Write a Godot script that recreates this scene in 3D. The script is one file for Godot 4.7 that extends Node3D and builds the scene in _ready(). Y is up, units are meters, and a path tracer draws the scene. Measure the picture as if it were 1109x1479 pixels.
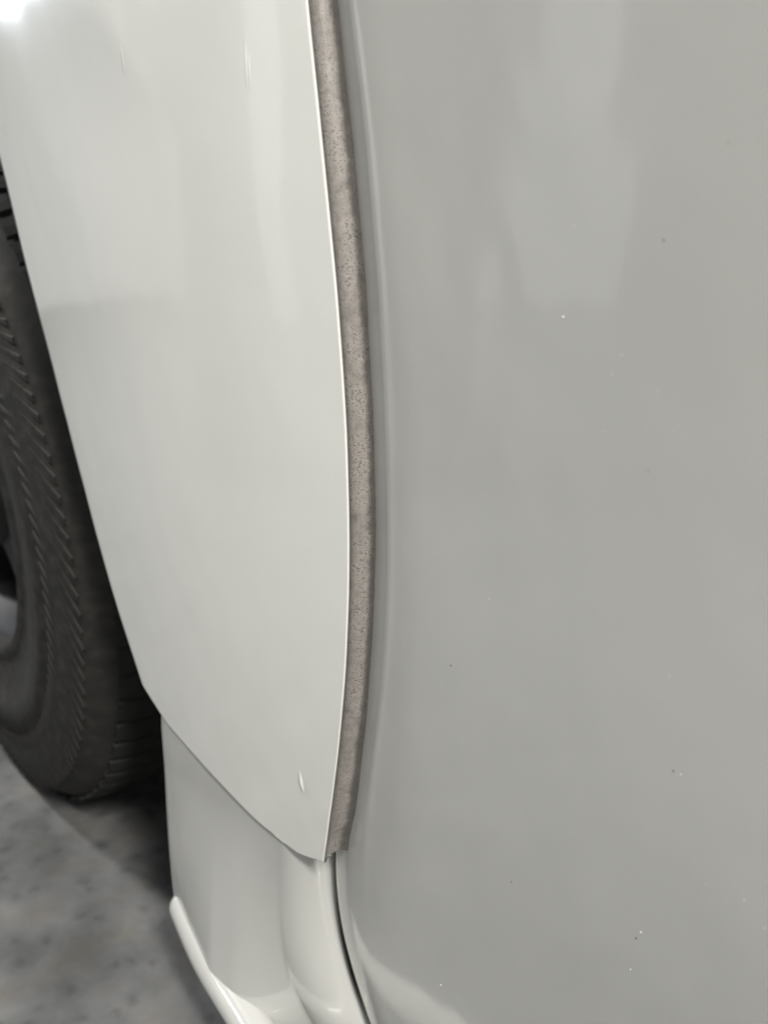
extends Node3D
# Close-up of a white car: door gap with a rubber edge strip, wheel-arch flare, tyre and concrete floor.
# y up, metres; the car's side lies near the plane z = 0, the camera stands at z = 0.35.

var M := {}
var rng := RandomNumberGenerator.new()
var wave := FastNoiseLite.new()

# curves on the car's side: x as a polynomial of (y - 0.55), carried on straight beyond the ends
var C_EDGE := [[-0.4109, 0.0896, -0.6034, 0.0158, 1.4618], 0.288, 0.84]
var C_STRIP := [[-0.4101, 0.0882, -0.5243, -0.2205, 1.2741], 0.283, 0.84]
var C_FOLD := [[-0.3873, 0.0408, -0.6863, 0.7115, 3.0794, -7.8997], 0.1647, 0.80]
var C_GAP := [[-0.4273, 0.0829, -0.7025, 0.7895, 4.7358, -10.0808, -19.7452], 0.112, 0.80]


func _ready() -> void:
	rng.seed = 71
	wave.seed = 4
	wave.frequency = 22.0
	wave.fractal_octaves = 2
	wave.noise_type = FastNoiseLite.TYPE_SIMPLEX_SMOOTH
	setup_view()
	setup_light()
	setup_materials()
	build_floor()
	build_car()


# ---------------------------------------------------------------- view and light

func setup_view() -> void:
	var cam := Camera3D.new()
	cam.name = "camera"
	var att := CameraAttributesPhysical.new()
	att.frustum_focal_length = 22.72
	att.frustum_focus_distance = 0.60
	att.frustum_near = 0.01
	att.frustum_far = 200.0
	att.exposure_aperture = 4.6
	att.auto_exposure_enabled = false
	add_child(cam)
	cam.attributes = att
	cam.fov = 55.7
	cam.near = 0.01
	cam.far = 200.0
	cam.basis = Basis(Vector3.UP, deg_to_rad(48.0)) * Basis(Vector3.RIGHT, deg_to_rad(-18.835)) * Basis(Vector3.BACK, deg_to_rad(-2.172))
	cam.position = Vector3(0, 0.7513, 0.35)
	cam.current = true


func setup_light() -> void:
	var we := WorldEnvironment.new()
	we.name = "surroundings"
	var e := Environment.new()
	e.background_mode = Environment.BG_COLOR
	e.background_color = Color(0.43, 0.438, 0.446)
	e.tonemap_mode = Environment.TONE_MAPPER_LINEAR
	e.tonemap_exposure = 1.92
	e.sdfgi_enabled = true
	e.ssao_enabled = true
	e.ssil_enabled = true
	we.environment = e
	add_child(we)
	# ceiling tubes in front of the car and along its side
	ceiling_lamp(Vector3(2.2, 2.9, 0.85), 2.4, Color(1.0, 0.985, 0.95), "bright ceiling lamp beyond the door, lighting the panel edges")
	ceiling_lamp(Vector3(-3.0, 2.9, 0.75), 0.9, Color(1.0, 0.995, 0.98), "ceiling lamp beyond the wheel, close to the car's side")
	ceiling_lamp(Vector3(-2.6, 2.9, 3.2), 0.95, Color(1.0, 0.995, 0.97), "added ceiling lamp across the aisle, brightening the pale wall")  # unseen lamp added to brighten the wall that the door mirrors
	# light added on the flare from an unseen window in the end wall
	var d := AreaLight3D.new()
	d.name = "flare_fill_light"
	d.area_size = Vector2(2.6, 0.5)
	d.light_color = Color(0.93, 0.97, 1.0)
	d.light_energy = 1.0
	d.shadow_enabled = true
	d.area_range = 30.0
	d.position = Vector3(-6.93, 2.25, 1.3)
	d.rotation.y = -PI / 2
	add_child(d, true)


func ceiling_lamp(p: Vector3, power: float, tint: Color, label: String) -> void:
	var root := Node3D.new()
	root.name = "ceiling_lamp"
	add_child(root, true)
	root.position = p
	root.set_meta("label", label)
	root.set_meta("category", "lamp")
	root.set_meta("group", "lamps under the ceiling")
	var tray := BoxMesh.new()
	tray.size = Vector3(1.56, 0.06, 0.36)
	obj("housing", tray, plain(0.6, 0.6, 0.6, 0.5), root).position.y = 0.05
	var face := BoxMesh.new()
	face.size = Vector3(1.5, 0.02, 0.30)
	var glow := plain(0.8, 0.8, 0.8, 0.4)
	glow.emission_enabled = true
	glow.emission = tint
	glow.emission_energy_multiplier = 1.0
	obj("diffuser", face, glow, root).position.y = 0.009
	var l := AreaLight3D.new()
	l.name = "lamp_light"
	l.area_size = Vector2(1.5, 0.30)
	l.light_color = tint
	l.light_energy = 6.0 * power
	l.shadow_enabled = true
	l.area_range = 30.0
	l.position.y = -0.01
	l.rotation.x = -PI / 2
	root.add_child(l, true)


# ---------------------------------------------------------------- materials

func noise(freq: float, sd: int, oct := 4, kind := FastNoiseLite.TYPE_SIMPLEX_SMOOTH) -> FastNoiseLite:
	var n := FastNoiseLite.new()
	n.noise_type = kind
	n.seed = sd
	n.frequency = freq
	n.fractal_octaves = oct
	return n


func ramp(stops: Array) -> Gradient:
	var g := Gradient.new()
	var o := PackedFloat32Array()
	var c := PackedColorArray()
	for s in stops:
		o.append(s[0])
		c.append(s[1])
	g.offsets = o
	g.colors = c
	return g


func noise_tex(n: FastNoiseLite, size: int, stops: Array, bump := false, strength := 1.0) -> NoiseTexture2D:
	var t := NoiseTexture2D.new()
	t.noise = n
	t.width = size
	t.height = size
	t.seamless = true
	if bump:
		t.as_normal_map = true
		t.bump_strength = strength
	elif stops.size():
		t.color_ramp = ramp(stops)
	return t


func lin(r: float, g: float, b: float) -> Color:
	return Color(r, g, b).linear_to_srgb()


func plain(r: float, g: float, b: float, rough: float, spec := 0.5) -> StandardMaterial3D:
	var m := StandardMaterial3D.new()
	m.albedo_color = lin(r, g, b)
	m.roughness = rough
	m.metallic_specular = spec
	return m


func setup_materials() -> void:
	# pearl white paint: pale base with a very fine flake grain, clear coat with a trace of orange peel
	M.paint = paint(0.49, 5)  # darkened base: the shade on the door is put into the colour
	M.lit_paint = paint(0.77, 6)  # same paint made paler, for the light falling on the flare
	# suede-like grey-brown rubber, speckled with dirt
	var s := plain(1, 1, 1, 0.44, 0.5)
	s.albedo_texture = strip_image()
	s.heightmap_enabled = true
	s.heightmap_scale = 0.015
	s.heightmap_texture = noise_tex(noise(0.09, 9, 4), 512, [])
	M.strip = s
	M.dark = plain(0.034, 0.030, 0.018, 0.8)
	M.liner = plain(0.016, 0.017, 0.019, 0.75)
	M.under = plain(0.02, 0.02, 0.02, 0.9)
	var t := plain(1, 1, 1, 0.78, 0.4)
	t.albedo_texture = noise_tex(noise(0.02, 12, 5), 512, [[0.25, lin(0.015, 0.0147, 0.0142)], [0.5, lin(0.022, 0.0213, 0.020)], [0.8, lin(0.036, 0.034, 0.031)]])
	t.uv1_triplanar = true
	t.uv1_scale = Vector3.ONE * 4.0
	M.tyre = t
	M.tread = plain(0.013, 0.013, 0.013, 0.85)
	var r := plain(0.016, 0.016, 0.020, 0.55)
	r.metallic = 0.8
	r.metallic = 0.2
	M.rim = r
	M.disc = plain(0.05, 0.05, 0.05, 0.5)
	M.disc.metallic = 0.8
	M.caliper = plain(0.22, 0.02, 0.02, 0.4)
	M.dust_pale = plain(0.85, 0.84, 0.80, 0.9)
	M.dust_dark = plain(0.05, 0.045, 0.04, 0.9)
	M.film = plain(0.30, 0.27, 0.21, 0.8)
	M.end_wall = plain(0.66, 0.66, 0.66, 0.9)
	M.wall = plain(0.78, 0.78, 0.77, 0.9)
	M.added_window = plain(0.3, 0.3, 0.3, 0.3)  # unseen glowing pane, added for glare on the flare
	M.added_window.emission_enabled = true
	M.added_window.emission = Color(0.93, 0.97, 1.0)
	M.added_window.emission_energy_multiplier = 1.0
	M.added_column = plain(0.025, 0.025, 0.025, 0.9)
	# worn concrete
	var c := plain(1, 1, 1, 0.72, 0.4)
	c.albedo_texture = noise_tex(noise(0.008, 31, 6), 1024, [[0.15, lin(0.078, 0.079, 0.080)], [0.40, lin(0.104, 0.106, 0.108)], [0.60, lin(0.122, 0.124, 0.126)], [0.85, lin(0.155, 0.155, 0.154)]])
	c.uv1_triplanar = true
	c.uv1_world_triplanar = true
	c.uv1_scale = Vector3.ONE * 0.9
	c.detail_enabled = true
	var cell := noise(0.024, 77, 1, FastNoiseLite.TYPE_CELLULAR)
	cell.cellular_return_type = FastNoiseLite.RETURN_DISTANCE
	cell.cellular_jitter = 1.0
	cell.domain_warp_enabled = true
	cell.domain_warp_amplitude = 14.0
	cell.domain_warp_frequency = 0.06
	var spots := noise_tex(cell, 1024, [[0.0, Color(0.84, 0.835, 0.83)], [0.06, Color(0.885, 0.88, 0.88)], [0.16, Color(0.965, 0.965, 0.965)], [0.4, Color(1, 1, 1)], [0.9, Color(1.0, 0.97, 0.93)]])
	c.detail_blend_mode = BaseMaterial3D.BLEND_MODE_MUL
	c.detail_uv_layer = BaseMaterial3D.DETAIL_UV_1
	c.detail_albedo = spots
	c.heightmap_enabled = true
	c.heightmap_scale = 0.15
	c.heightmap_texture = noise_tex(noise(0.05, 3, 5), 512, [])
	M.concrete = c


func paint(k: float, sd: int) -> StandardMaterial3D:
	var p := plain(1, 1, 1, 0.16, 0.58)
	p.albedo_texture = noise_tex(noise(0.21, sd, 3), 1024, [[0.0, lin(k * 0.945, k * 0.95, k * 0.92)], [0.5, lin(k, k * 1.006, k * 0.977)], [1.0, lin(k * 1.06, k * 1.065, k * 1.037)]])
	p.uv1_triplanar = true
	p.uv1_world_triplanar = true
	p.uv1_scale = Vector3.ONE * 5.0
	p.clearcoat_enabled = true
	p.clearcoat = 1.0
	p.clearcoat_roughness = 0.05
	return p


func strip_image() -> ImageTexture:
	# 60 mm round the strip by 433 mm along it, seamless along its length
	var w := 160
	var h := 1900
	var img := Image.create(w, h, true, Image.FORMAT_RGB8)
	var a := noise(0.16, 1, 4)
	var b := noise(1.0, 2, 1, FastNoiseLite.TYPE_PERLIN)
	var d := noise(0.030, 3, 3)
	for y in h:
		var t := TAU * y / h
		var c := 69.0 * cos(t)
		var s := 69.0 * sin(t)
		for x in w:
			var u := x / float(w)
			var mm := u * 52.0
			var mid := a.get_noise_3d(mm, c, s)
			var fine := b.get_noise_3d(mm, c, s)
			var big := d.get_noise_3d(mm, c, s)
			var k := 0.265 + 0.09 * mid + 0.10 * big + 0.08 * fine
			var dirt := smoothstep(0.22, 0.50, fine + 0.35 * mid + 0.5 * big)
			k *= 1.0 - 0.6 * dirt
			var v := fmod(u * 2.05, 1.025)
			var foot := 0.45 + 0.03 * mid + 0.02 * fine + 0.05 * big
			k *= lerpf(1.0, 0.34, smoothstep(foot - 0.07, foot + 0.08, v))  # dirt, plus shade of the curved-away side put into the colour
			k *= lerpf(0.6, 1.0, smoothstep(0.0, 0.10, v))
			img.set_pixel(x, y, lin(k * 1.0, k * 0.92, k * 0.86))
	img.generate_mipmaps()
	return ImageTexture.create_from_image(img)


# ---------------------------------------------------------------- mesh helpers

func obj(called: String, mesh: Mesh, mat: Material, parent: Node) -> MeshInstance3D:
	var o := MeshInstance3D.new()
	o.name = called
	o.mesh = mesh
	o.material_override = mat
	parent.add_child(o, true)
	return o


# rows of points of equal length -> one smooth sheet
func sheet(rows: Array, smooth := true, closed := false, repeat_v := 1.0) -> ArrayMesh:
	var st := SurfaceTool.new()
	st.begin(Mesh.PRIMITIVE_TRIANGLES)
	st.set_smooth_group(0 if smooth else -1)
	var nr := rows.size()
	var nc: int = rows[0].size()
	for i in nr:
		for j in nc:
			st.set_uv(Vector2(j / float(nc - 1), repeat_v * i / float(nr - 1)))
			st.add_vertex(rows[i][j])
	for i in (nr if closed else nr - 1):
		var i2 := (i + 1) % nr
		for j in nc - 1:
			var p := i * nc + j
			var q := i2 * nc + j
			for v in [p, p + 1, q, q, p + 1, q + 1]:
				st.add_index(v)
	st.generate_normals()
	return st.commit()


func tube(path: Array, radii: Array, sides := 20) -> ArrayMesh:
	var rows := []
	for i in path.size():
		var d: Vector3 = (path[mini(i + 1, path.size() - 1)] - path[maxi(i - 1, 0)]).normalized()
		var a := d.cross(Vector3.FORWARD).normalized()
		var b := d.cross(a)
		var row := []
		for k in sides + 1:
			var t := TAU * k / sides
			row.append(path[i] + (a * cos(t) + b * sin(t)) * radii[i])
		rows.append(row)
	return sheet(rows)


func curve(c: Array, y: float) -> float:
	var t := clampf(y, c[1], c[2]) - 0.55
	var x := 0.0
	var g := 0.0
	var k: Array = c[0]
	for n in range(k.size() - 1, -1, -1):
		g = g * t + x
		x = x * t + k[n]
	return x + g * (y - 0.55 - t)


func fold_x(y: float) -> float:
	return curve(C_GAP, y) + 0.039 + 0.06 * maxf(0.0, 0.6 - y) ** 2 - 0.03 * maxf(0.0, y - 0.7)


func zb(y: float) -> float:
	return -0.08 * (y - 0.65) ** 2


# slight waviness of pressed and painted sheet
func ripple(x: float, y: float) -> float:
	return 0.00011 * wave.get_noise_2d(x, y * 0.6) + 0.00035 * wave.get_noise_2d(x * 0.2 + 7.0, y * 0.12)


func z_flare(x: float, y: float) -> float:
	var d := curve(C_EDGE, y) - x
	var z := 0.010 + 0.13 * d - 0.34 * d * d
	if d > 0.45:
		z = -0.00035 - 0.176 * (d - 0.45) - 0.04 * (d - 0.45) * (d - 0.45)
	# faint styling crease that runs out halfway down the panel
	var p := Vector2(x + 0.5753, y - 0.8212)
	var q := p.dot(Vector2(0.701, 0.713))
	z -= 0.07 * smoothstep(0.06, -0.06, p.dot(Vector2(0.713, -0.701))) * (sqrt(q * q + 0.00001) - 0.03) * smoothstep(0.14, 0.0, absf(q))
	return zb(y) + z + 1.5 * ripple(x, y)


func z_quarter(x: float, y: float) -> float:
	var t := clampf((x + 0.66) / 0.20, 0.0, 1.0)
	var low := 0.110 - 0.166 * (x + 0.704)
	var out := pow(clampf((0.28 - maxf(y, low)) / 0.16, 0.0, 3.0), 1.5) * 0.0155 * clampf((x + 0.73) / 0.07, 0.0, 1.75) * smoothstep(-0.49, -0.58, x) - 0.25 * maxf(0.0, low - y) * smoothstep(-0.50, -0.56, x)
	var d := maxf(0.0, -0.44 - x)
	return zb(y) + 0.0092 + 0.13 * d - 0.34 * d * d - 0.005 * t + out - 0.035 * smoothstep(0.335, 0.45, y)


func z_door(x: float, y: float) -> float:
	var d := x - fold_x(y)
	return zb(y) - 0.002 + lerpf(0.002, 0.020, smoothstep(0.12, 0.50, y)) * (1.0 - exp(-pow(maxf(d, 0.0) / 0.22, 2.0))) - 0.03 * d * d + 1.6 * ripple(x, y)


# ---------------------------------------------------------------- setting

func build_floor() -> void:
	var pm := PlaneMesh.new()
	pm.size = Vector2(120, 120)
	var f := obj("floor", pm, M.concrete, self)
	f.set_meta("kind", "structure")
	f.set_meta("label", "worn grey concrete floor with dark spots under the car")
	# the hall beyond the camera, met only as the soft shapes mirrored in the paint
	var wm := BoxMesh.new()
	wm.size = Vector3(16, 2.6, 0.2)
	var w := obj("wall", wm, M.wall, self)
	w.position = Vector3(-1, 1.3, 4.3)
	w.set_meta("kind", "structure")
	w.set_meta("label", "pale grey wall across the aisle, mirrored in the paint")
	var w2m := BoxMesh.new()
	w2m.size = Vector3(0.2, 2.6, 9.0)
	var w2 := obj("wall", w2m, M.end_wall, self)
	w2.position = Vector3(-7.1, 1.3, -0.35)
	w2.set_meta("kind", "structure")
	w2.set_meta("label", "pale grey end wall beyond the wheel, mirrored in the paint")
	var pm2 := BoxMesh.new()
	pm2.size = Vector3(0.02, 0.5, 2.6)
	var win := obj("added_window", pm2, M.added_window, self)
	win.position = Vector3(-6.985, 2.25, 1.3)
	win.set_meta("kind", "structure")
	win.set_meta("label", "unseen pale window in the end wall, mirrored in the paint")
	for p in [[Vector3(-1.9, 1.3, 1.25), 0.26, "unseen slim dark column, mirrored as a soft upright band in the arch panel"], [Vector3(-2.2, 1.3, 3.0), 0.8, "unseen broad dark column before the pale wall, mirrored in the door"]]:
		var cm := BoxMesh.new()
		cm.size = Vector3(p[1], 2.6, p[1])
		var c := obj("added_column", cm, M.added_column, self)  # unseen, added only to mirror as dark shapes in the paint
		c.position = p[0]
		c.set_meta("kind", "structure")
		c.set_meta("label", p[2])


# ---------------------------------------------------------------- the car

func build_car() -> void:
	var car := Node3D.new()
	car.name = "parked_car"
	add_child(car)
	car.set_meta("label", "pearl white car seen close at its door gap and wheel arch")
	car.set_meta("category", "car")

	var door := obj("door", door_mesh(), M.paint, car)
	door.set_meta("label", "large smooth white door right of the rubber strip")
	var quarter := obj("body_panel", quarter_mesh(), M.paint, car)
	quarter.set_meta("label", "lower white body panel below the flare, beside the open dark gap")
	var lip := obj("sill_lip", lip_mesh(), M.paint, quarter)
	lip.set_meta("label", "rounded white lip along the lower edge of the panel")
	var flare := obj("arch_flare", flare_mesh(), M.lit_paint, car)
	flare.set_meta("label", "glossy white wheel arch panel whose edge stands off the door")
	glint_bumps(flare)
	dust(door, flare)
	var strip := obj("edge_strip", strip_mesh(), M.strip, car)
	strip.set_meta("label", "dirty grey-brown rubber strip tucked under the panel edge")
	obj("sill_panel", sill_mesh(), M.paint, car)
	obj("gap_seal", gap_mesh(), M.dark, car)
	obj("arch_liner", liner_mesh(), M.liner, car)
	obj("underbody", under_mesh(), M.under, car)
	build_wheel(car)


func ys(a: float, b: float, n: int) -> Array:
	var r := []
	for i in n + 1:
		r.append(lerpf(a, b, i / float(n)))
	return r


func door_mesh() -> ArrayMesh:
	var rows := []
	for y in ys(0.07, 1.15, 180):
		var xf := fold_x(y)
		var xg := curve(C_GAP, y)
		var row := []
		var zf := z_door(xf, y)
		var crease := smoothstep(0.22, 0.42, y)
		row.append(Vector3(xg + 0.004, y, zf - 0.045))
		row.append(Vector3(xg + 0.0005, y, zf - 0.025))
		for u in [1.0, 0.985, 0.96, 0.92, 0.86, 0.78, 0.68, 0.56, 0.44, 0.32, 0.22, 0.14, 0.09, 0.05, 0.02]:
			var z: float = zf - 0.014 * lerpf(1.0 - sqrt(1.0 - 0.98 * u * u), 0.50 * u + 0.50 * (1.0 - sqrt(1.0 - pow(u, 3.0))), crease) 
			row.append(Vector3(lerpf(xf, xg, u), y, z + bead(u * (xf - xg), crease)))
		for k in 111:
			var x := xf + 0.002 + (0.75 - xf) * pow(k / 110.0, 1.6)
			row.append(Vector3(x, y, z_door(x, y) + bead(x - xf, crease)))
		rows.append(row)
	return sheet(rows)


# fine ridge added on the door's fold to catch a thin light line
func bead(d: float, strength: float) -> float:
	return 0.0003 * strength * exp(-d * d / 0.000011)


func quarter_mesh() -> ArrayMesh:
	var rows := []
	for y in ys(0.04, 1.15, 190):
		var xg := curve(C_GAP, y) - 0.0038
		var xb := xg - lerpf(0.030, 0.042, smoothstep(0.27, 0.12, y))
		var xl := arch_x(y)
		var row := []
		for k in 41:
			var x := lerpf(xl, xb, k / 40.0)
			row.append(Vector3(x, y, z_quarter(x, y)))
		row.push_front(Vector3(xl + 0.0002, y, z_quarter(xl, y) - 0.0015))
		row.push_front(Vector3(xl + 0.003, y, z_quarter(xl, y) - 0.003))
		row.push_front(Vector3(xl + 0.004, y, z_quarter(xl, y) - 0.05))
		var z0 := z_quarter(xb, y)
		for u in [0.03, 0.07, 0.13, 0.21, 0.30, 0.40, 0.50, 0.60, 0.70, 0.79, 0.87, 0.93, 0.97, 0.99, 1.0]:
			row.append(Vector3(lerpf(xb, xg, u), y, z0 - 0.030 * (1.0 - sqrt(1.0 - 0.98 * pow(u, 1.8)))/0.8586))
		row.append(Vector3(xg - 0.001, y, z0 - 0.034))
		row.append(Vector3(xg - 0.006, y, z0 - 0.036))
		rows.append(row)
	return sheet(rows)


# the body's own edge at the wheel: straight below the flare, hidden behind it above
func arch_x(y: float) -> float:
	if y < 0.24:
		return maxf(lerpf(-0.704, -0.6827, clampf((y - 0.112) / 0.128, -0.4, 1.0)), -0.690 + (0.109 - y) / 0.166)
	if y < 0.3219:
		return lerpf(-0.6827, -0.6664, (y - 0.24) / 0.0819)
	return -0.6664 - 0.40 * (y - 0.3219) + 0.022 * minf(1.0, (y - 0.3219) / 0.03)


func lip_mesh() -> ArrayMesh:
	var c := Curve3D.new()
	for p in [Vector3(-0.704, 0.112, -0.001), Vector3(-0.632, 0.100, 0.0165), Vector3(-0.559, 0.088, 0.0265), Vector3(-0.45, 0.070, 0.041), Vector3(-0.25, 0.058, 0.040), Vector3(0.75, 0.055, -0.02)]:
		c.add_point(p, Vector3(-0.02, 0.0035, -0.003), Vector3(0.02, -0.0035, 0.003))
	var path := []
	var radii := []
	var n := 90
	for i in n + 1:
		var d := pow(i / float(n), 2.0) * c.get_baked_length()
		path.append(c.sample_baked(d, true) + Vector3(0.002, 0.001, -0.004))
		radii.append(0.0165 * sqrt(clampf(1.0 - pow(1.0 - minf(1.0, d / 0.02), 2.0), 0.0004, 1.0)))
	return tube(path, radii, 24)


func sill_mesh() -> ArrayMesh:
	var rows := []
	for i in 41:
		var x := lerpf(-0.40, 0.75, i / 40.0)
		var t := (x + 0.40) / 1.15
		var lz := lerpf(0.036, -0.02, sqrt(t))
		var zd := z_door(x, 0.09) - 0.012
		rows.append([Vector3(x, 0.13, zd - 0.02), Vector3(x, 0.105, zd), Vector3(x, 0.085, zd + 0.004), Vector3(x, 0.072, lerpf(zd, lz, 0.5)), Vector3(x, 0.062, lz), Vector3(x, 0.040, lz - 0.01), Vector3(x, 0.045, zd - 0.10)])
	return sheet(rows)


func flare_mesh() -> ArrayMesh:
	# pairs of points: along the seam and the wheel arch, and across from them along the strip and the top
	var a := [Vector2(-0.4725, 0.2862), Vector2(-0.4965, 0.2806), Vector2(-0.5185, 0.2838), Vector2(-0.5489, 0.2916), Vector2(-0.5979, 0.3100), Vector2(-0.6544, 0.3297),
		Vector2(-0.6887, 0.3525), Vector2(-0.7216, 0.4327), Vector2(-0.7497, 0.5190), Vector2(-0.7801, 0.6060), Vector2(-0.8149, 0.6889), Vector2(-0.8480, 0.7800),
		Vector2(-0.90, 0.865), Vector2(-1.0, 0.935), Vector2(-1.18, 0.968), Vector2(-1.36, 0.94), Vector2(-1.52, 0.84), Vector2(-1.62, 0.70), Vector2(-1.69, 0.50), Vector2(-1.73, 0.30)]
	var b := [Vector2(0, 0.2868), Vector2(0, 0.300), Vector2(0, 0.315), Vector2(0, 0.335), Vector2(0, 0.36), Vector2(0, 0.39),
		Vector2(0, 0.42), Vector2(0, 0.50), Vector2(0, 0.60), Vector2(0, 0.70), Vector2(0, 0.80), Vector2(0, 0.90),
		Vector2(0, 1.02), Vector2(0, 1.15), Vector2(-1.1, 1.18), Vector2(-1.5, 1.18), Vector2(-1.9, 1.12), Vector2(-2.1, 0.95), Vector2(-2.15, 0.6), Vector2(-2.15, 0.30)]
	for i in b.size():
		if b[i].x == 0.0:
			b[i].x = curve(C_EDGE, b[i].y) - 0.0016
	var rows := []
	var steps := 9
	for i in a.size() - 1:
		for s in steps + (1 if i == a.size() - 2 else 0):
			var t := s / float(steps)
			var pa: Vector2 = a[i].lerp(a[i + 1], t)
			if i >= 7 or i < 4:
				pa = a[i].cubic_interpolate(a[i + 1], a[maxi(i - 1, 0)], a[mini(i + 2, a.size() - 1)], t)
			var pb: Vector2 = b[i].lerp(b[i + 1], t)
			if i < 13:
				pb.x = curve(C_EDGE, pb.y) - 0.0016
			var row := []
			var dir := (pb - pa).normalized()
			var arch := clampf((i + t - 4.6) / 0.5, 0.0, 1.0)
			var za := z_flare(pa.x, pa.y)
			# folded edge on the seam and the wheel side
			row.append(Vector3(pa.x + dir.x * 0.004, pa.y + dir.y * 0.004, za - lerpf(0.008, 0.030, arch)))
			row.append(Vector3(pa.x + dir.x * 0.001, pa.y + dir.y * 0.001, za - lerpf(0.006, 0.010, arch)))
			row.append(Vector3(pa.x - dir.x * 0.0002, pa.y - dir.y * 0.0002, za - 0.0022))
			row.append(Vector3(pa.x + dir.x * 0.0003, pa.y + dir.y * 0.0003, za - 0.0009))
			for k in 71:
				var q := pa.lerp(pb, k / 70.0)
				if k == 0:
					q = pa + dir * 0.0012
				row.append(Vector3(q.x, q.y, z_flare(q.x, q.y)))
			var zz := z_flare(pb.x, pb.y)
			# rounded free edge beside the strip
			for r in [[0.0009, -0.00006], [0.0013, -0.00025], [0.00155, -0.0006], [0.0016, -0.0011], [0.0014, -0.0017], [0.0008, -0.0020], [-0.002, -0.0021], [-0.012, -0.0032]]:
				row.append(Vector3(pb.x + r[0], pb.y, zz + r[1]))
			rows.append(row)
	return sheet(rows)


func strip_mesh() -> ArrayMesh:
	var rows := []
	for y in ys(0.2835, 1.15, 160):
		var w := 0.0005 * sin(y * 37.0) + 0.0004 * sin(y * 91.0 + 1.0)
		var p := Vector3(curve(C_EDGE, y) - 0.0001, y, z_flare(curve(C_EDGE, y), y) - 0.0014)
		var q := Vector3(curve(C_STRIP, y) + w, y, zb(y) - 0.0100)
		var mid := (p + q) / 2.0
		var half := (q - p) / 2.0
		var out := Vector3(-half.z, 0, half.x).normalized()
		if out.x < 0.0:
			out = -out
		# the lower end is cut in an arch
		var up := Vector3(0, 0.015 * (1.0 - smoothstep(0.2835, 0.34, y)), 0)
		var row := []
		for k in 25:
			var t := PI * k / 24.0
			row.append(mid - half * cos(t) + out * 0.0078 * pow(sin(t), 0.8) + up * sin(t))
		rows.append(row)
		for k in 25:
			var t := PI * (24 - k) / 24.0
			row.append(mid - half * 0.82 * cos(t) + out * (0.0078 * pow(sin(t), 0.8) - 0.0016) + up * sin(t))
		row.append(row[0])
	return sheet(rows, true, false, 2.0)


func gap_mesh() -> ArrayMesh:
	var rows := []
	for y in ys(0.075, 1.14, 160):
		var x := curve(C_GAP, y)
		var z := z_quarter(x - 0.04, y)
		rows.append([Vector3(x - 0.04, y, z - 0.040), Vector3(x - 0.0074, y, z - 0.0335), Vector3(x - 0.005, y, z - 0.040), Vector3(x - 0.002, y, z - 0.046), Vector3(x + 0.012, y, z - 0.047), Vector3(x + 0.03, y, z - 0.052)])
	return sheet(rows)


func liner_mesh() -> ArrayMesh:
	var rim := [Vector2(-0.692, 0.115), Vector2(-0.670, 0.24), Vector2(-0.655, 0.32), Vector2(-0.680, 0.37), Vector2(-0.709, 0.44), Vector2(-0.736, 0.52), Vector2(-0.767, 0.61), Vector2(-0.801, 0.69), Vector2(-0.835, 0.785),
		Vector2(-0.89, 0.88), Vector2(-0.995, 0.948), Vector2(-1.18, 0.98), Vector2(-1.37, 0.95), Vector2(-1.53, 0.85), Vector2(-1.63, 0.70), Vector2(-1.70, 0.50), Vector2(-1.74, 0.12)]
	var rows := []
	for i in rim.size():
		var p: Vector2 = rim[i]
		var z := minf(z_flare(p.x, p.y), z_quarter(maxf(p.x, -0.72), p.y)) - 0.02
		var row := []
		for d in [0.0, 0.02, 0.10, 0.25, 0.45]:
			row.append(Vector3(p.x, p.y, z - d))
		row.append(Vector3(lerpf(p.x, -1.2, 0.5), lerpf(p.y, 0.5, 0.5), z - 0.46))
		row.append(Vector3(-1.2, 0.5, z - 0.46))
		rows.append(row)
	return sheet(rows)


func box(st: SurfaceTool, lo: Vector3, hi: Vector3) -> void:
	var bm := BoxMesh.new()
	bm.size = hi - lo
	st.append_from(bm, 0, Transform3D(Basis(), (lo + hi) / 2.0))


func under_mesh() -> ArrayMesh:
	var st := SurfaceTool.new()
	st.begin(Mesh.PRIMITIVE_TRIANGLES)
	box(st, Vector3(-0.64, 0.13, -1.70), Vector3(1.4, 1.1, -0.10))
	box(st, Vector3(-2.4, 0.16, -1.70), Vector3(-0.69, 1.1, -0.60))
	box(st, Vector3(-2.4, 0.16, -0.60), Vector3(-1.70, 1.1, -0.35))
	return st.commit()


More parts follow.
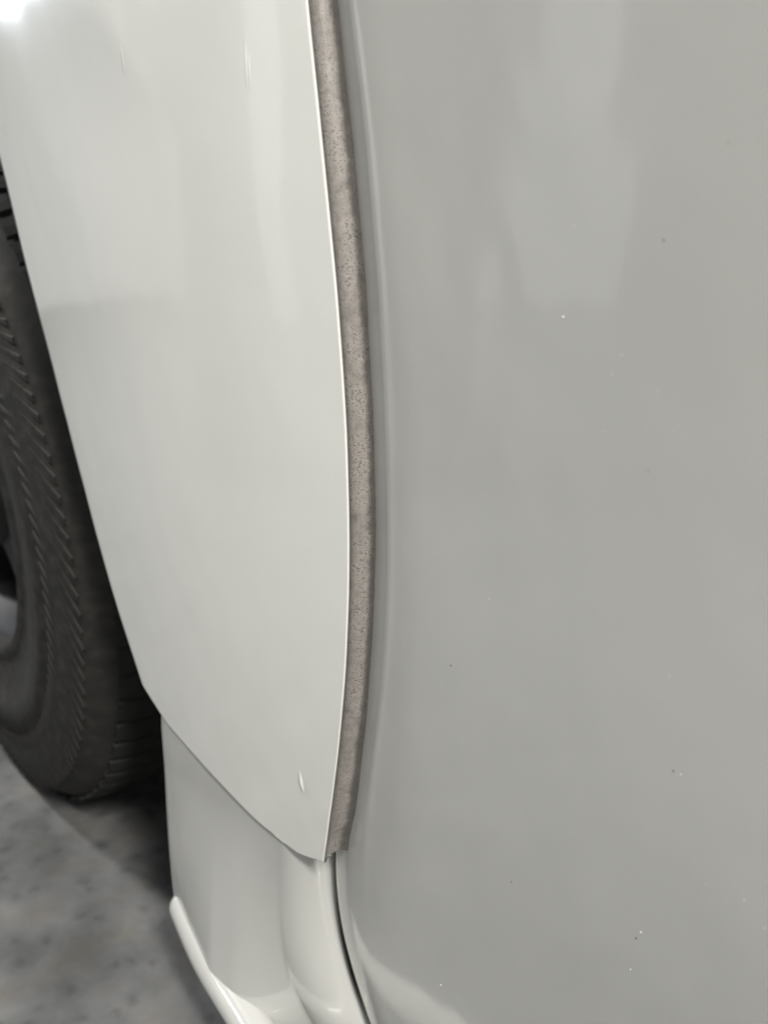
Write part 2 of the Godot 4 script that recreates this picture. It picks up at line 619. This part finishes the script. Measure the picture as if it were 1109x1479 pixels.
func dust(door: Node, flare: Node) -> void:
	# dust grains resting on the paint: tiny rounded lumps
	var pale := SurfaceTool.new()
	pale.begin(Mesh.PRIMITIVE_TRIANGLES)
	var grain := SphereMesh.new()
	grain.radius = 1.0
	grain.height = 2.0
	grain.radial_segments = 8
	grain.rings = 4
	for i in 90:
		var x := rng.randf_range(-0.37, 0.3)
		var y := rng.randf_range(0.2, 1.0)
		var s := rng.randf_range(0.00014, 0.00034)
		if i % 29 == 0:
			s = 0.0005
		pale.append_from(grain, 0, Transform3D(Basis.from_euler(Vector3(i, i * 2, 0)).scaled(Vector3(s, s * rng.randf_range(0.7, 1.5), s * 0.6)), Vector3(x, y, z_door(x, y))))
	obj("dust_specks", pale.commit(), M.dust_pale, door).set_meta("kind", "stuff")
	var soft := SurfaceTool.new()
	soft.begin(Mesh.PRIMITIVE_TRIANGLES)
	for i in 60:
		var x := rng.randf_range(-0.66, -0.43)
		var y := rng.randf_range(0.35, 0.95)
		var s := rng.randf_range(0.00012, 0.00030)
		soft.append_from(grain, 0, Transform3D(Basis.from_euler(Vector3(i, i * 2, 0)).scaled(Vector3(s, s, s * 0.6)), Vector3(x, y, z_flare(x, y))))
	obj("dust_specks", soft.commit(), M.dust_pale, flare).set_meta("kind", "stuff")
	var dark := SurfaceTool.new()
	dark.begin(Mesh.PRIMITIVE_TRIANGLES)
	for i in 12:
		var x := rng.randf_range(-0.36, -0.05)
		var y := rng.randf_range(0.25, 0.8)
		var s := rng.randf_range(0.00015, 0.0004)
		dark.append_from(grain, 0, Transform3D(Basis.from_euler(Vector3(0, 0, i * 2.0)).scaled(Vector3(s, s * 1.6, s * 0.4)), Vector3(x, y, z_door(x, y))))
	obj("dirt_specks", dark.commit(), M.dust_dark, door).set_meta("kind", "stuff")


# small bumps added to the flare to catch lamp glints
func glint_bumps(flare: Node) -> void:
	for d in [[-0.4795, 0.3523, 0.0018, 0.0100, 0.0013], [-0.4716, 0.8148, 0.002, 0.02, 0.0005], [-0.5907, 0.8274, 0.002, 0.010, 0.0006], [-0.4690, 0.8110, 0.0015, 0.014, 0.0005]]:
		var rows := []
		for i in 21:
			var row := []
			for j in 21:
				var u := i / 10.0 - 1.0
				var v := j / 10.0 - 1.0
				var x: float = d[0] + d[2] * u * 1.4
				var y: float = d[1] + d[3] * v * 1.4
				row.append(Vector3(x, y, z_flare(x, y) - 0.0002 + d[4] * exp(-2.2 * (u * u + v * v) * 1.4)))
			rows.append(row)
		obj("glint_bump", sheet(rows), M.lit_paint, flare)


# ---------------------------------------------------------------- the wheel

func lathe(profile: Array, seg: int, flat_y := -1.0) -> ArrayMesh:
	var rows := []
	for i in seg:
		var t := TAU * i / seg
		var row := []
		for p in profile:
			var y: float = p.x * sin(t)
			if flat_y > 0.0 and y < -flat_y:
				y = -flat_y
			row.append(Vector3(p.x * cos(t), y, p.y))
		rows.append(row)
	return sheet(rows, true, true)


func build_wheel(car: Node3D) -> void:
	var wheel := Node3D.new()
	wheel.name = "wheel"
	car.add_child(wheel)
	wheel.position = Vector3(-1.214, 0.400, -0.028)
	wheel.rotation.y = deg_to_rad(-4.5)
	# radius, depth: bead, rim guard ring, sidewall steps, shoulder, tread
	var prof := [Vector2(0.182, -0.034), Vector2(0.188, -0.016), Vector2(0.196, -0.005), Vector2(0.204, -0.001), Vector2(0.211, -0.005), Vector2(0.225, -0.004), Vector2(0.266, 0.003), Vector2(0.268, 0.0055), Vector2(0.298, 0.007), Vector2(0.300, 0.0045),
		Vector2(0.335, 0.003), Vector2(0.365, -0.003), Vector2(0.377, -0.007), Vector2(0.3815, -0.011), Vector2(0.390, -0.019), Vector2(0.400, -0.032), Vector2(0.406, -0.048), Vector2(0.409, -0.075), Vector2(0.410, -0.13), Vector2(0.409, -0.20), Vector2(0.402, -0.245), Vector2(0.35, -0.27), Vector2(0.25, -0.255), Vector2(0.182, -0.24)]
	obj("tyre", lathe(prof, 180, 0.399), M.tyre, wheel)
	# slanting ridges round the shoulder
	var rib_mesh := rib(Vector2(0.308, 0.0042), Vector2(0.378, -0.0062), 0.21)
	var n := 120
	for i in n:
		var r := obj("shoulder_rib", rib_mesh, M.tyre, wheel)
		r.rotation.z = TAU * i / n
	# tread blocks: two rows at the outer side
	var blk_mesh := block_mesh()
	for i in 72:
		var o := obj("tread_block", blk_mesh, M.tread, wheel)
		o.rotation.z = TAU * (i + 0.5) / 72.0
	for i in 72:
		var o := obj("tread_block", blk_mesh, M.tread, wheel)
		o.rotation.z = TAU * i / 72.0
		o.position.z = -0.052
	var rimp := [Vector2(0.154, -0.12), Vector2(0.169, -0.07), Vector2(0.180, -0.026), Vector2(0.190, -0.014), Vector2(0.195, -0.014), Vector2(0.196, -0.020), Vector2(0.188, -0.040), Vector2(0.180, -0.060)]
	obj("rim", lathe(rimp, 96), M.rim, wheel)
	for i in 5:
		var s := obj("spoke", spoke_mesh(), M.rim, wheel)
		s.rotation.z = TAU * i / 5.0 + 0.35
	obj("hub", lathe([Vector2(0.0005, -0.018), Vector2(0.03, -0.018), Vector2(0.036, -0.022), Vector2(0.07, -0.028), Vector2(0.075, -0.05), Vector2(0.07, -0.09)], 48), M.rim, wheel)
	obj("brake_disc", lathe([Vector2(0.05, -0.10), Vector2(0.155, -0.10), Vector2(0.155, -0.125), Vector2(0.05, -0.125)], 64), M.disc, wheel)
	var cal := SurfaceTool.new()
	cal.begin(Mesh.PRIMITIVE_TRIANGLES)
	box(cal, Vector3(0.10, -0.09, -0.15), Vector3(0.175, 0.06, -0.082))
	obj("brake_caliper", cal.commit(), M.caliper, wheel)


func rib(a: Vector2, b: Vector2, slant: float) -> ArrayMesh:
	var rows := []
	for i in 6:
		var t := i / 5.0
		var r := lerpf(a.x, b.x, t)
		var z := lerpf(a.y, b.y, t) + 0.0012 * sin(t * PI)
		var ang := -slant * t * 1.0
		var w := 0.0054 / r
		var row := []
		for s in [[-1.0, -0.002], [-0.55, 0.0012], [0.55, 0.0012], [1.0, -0.002]]:
			row.append(Vector3(r * cos(ang + w * s[0]), r * sin(ang + w * s[0]), z + s[1]))
		rows.append(row)
	return sheet(rows, false)


func block_mesh() -> ArrayMesh:
	var rows := []
	var w := 0.034
	for i in 6:
		var z := -0.030 - 0.046 * i / 5.0
		var r := 0.4045 + 0.0045 * minf(1.0, i / 2.0)
		var sk := 0.010 * i / 5.0
		var row := []
		for s in [[-1.0, -0.006], [-0.9, 0.0022], [0.0, 0.003], [0.9, 0.0022], [1.0, -0.006]]:
			var ang: float = w * s[0] + sk
			var rr: float = r + s[1] * 0.5
			row.append(Vector3(rr * cos(ang), rr * sin(ang), z))
		rows.append(row)
	return sheet(rows, false)


func spoke_mesh() -> ArrayMesh:
	var rows := []
	for i in 9:
		var t := i / 8.0
		var r := lerpf(0.05, 0.182, t)
		var w := lerpf(0.026, 0.020, t) + 0.010 * pow(t, 6.0)
		var z := lerpf(-0.036, -0.030, t) - 0.006 * sin(t * PI)
		var row := []
		for s in [[-1.0, -0.05], [-1.0, -0.006], [-0.75, 0.0], [0.75, 0.0], [1.0, -0.006], [1.0, -0.05]]:
			row.append(Vector3(r, w * s[0], z + s[1]))
		rows.append(row)
	return sheet(rows, false)
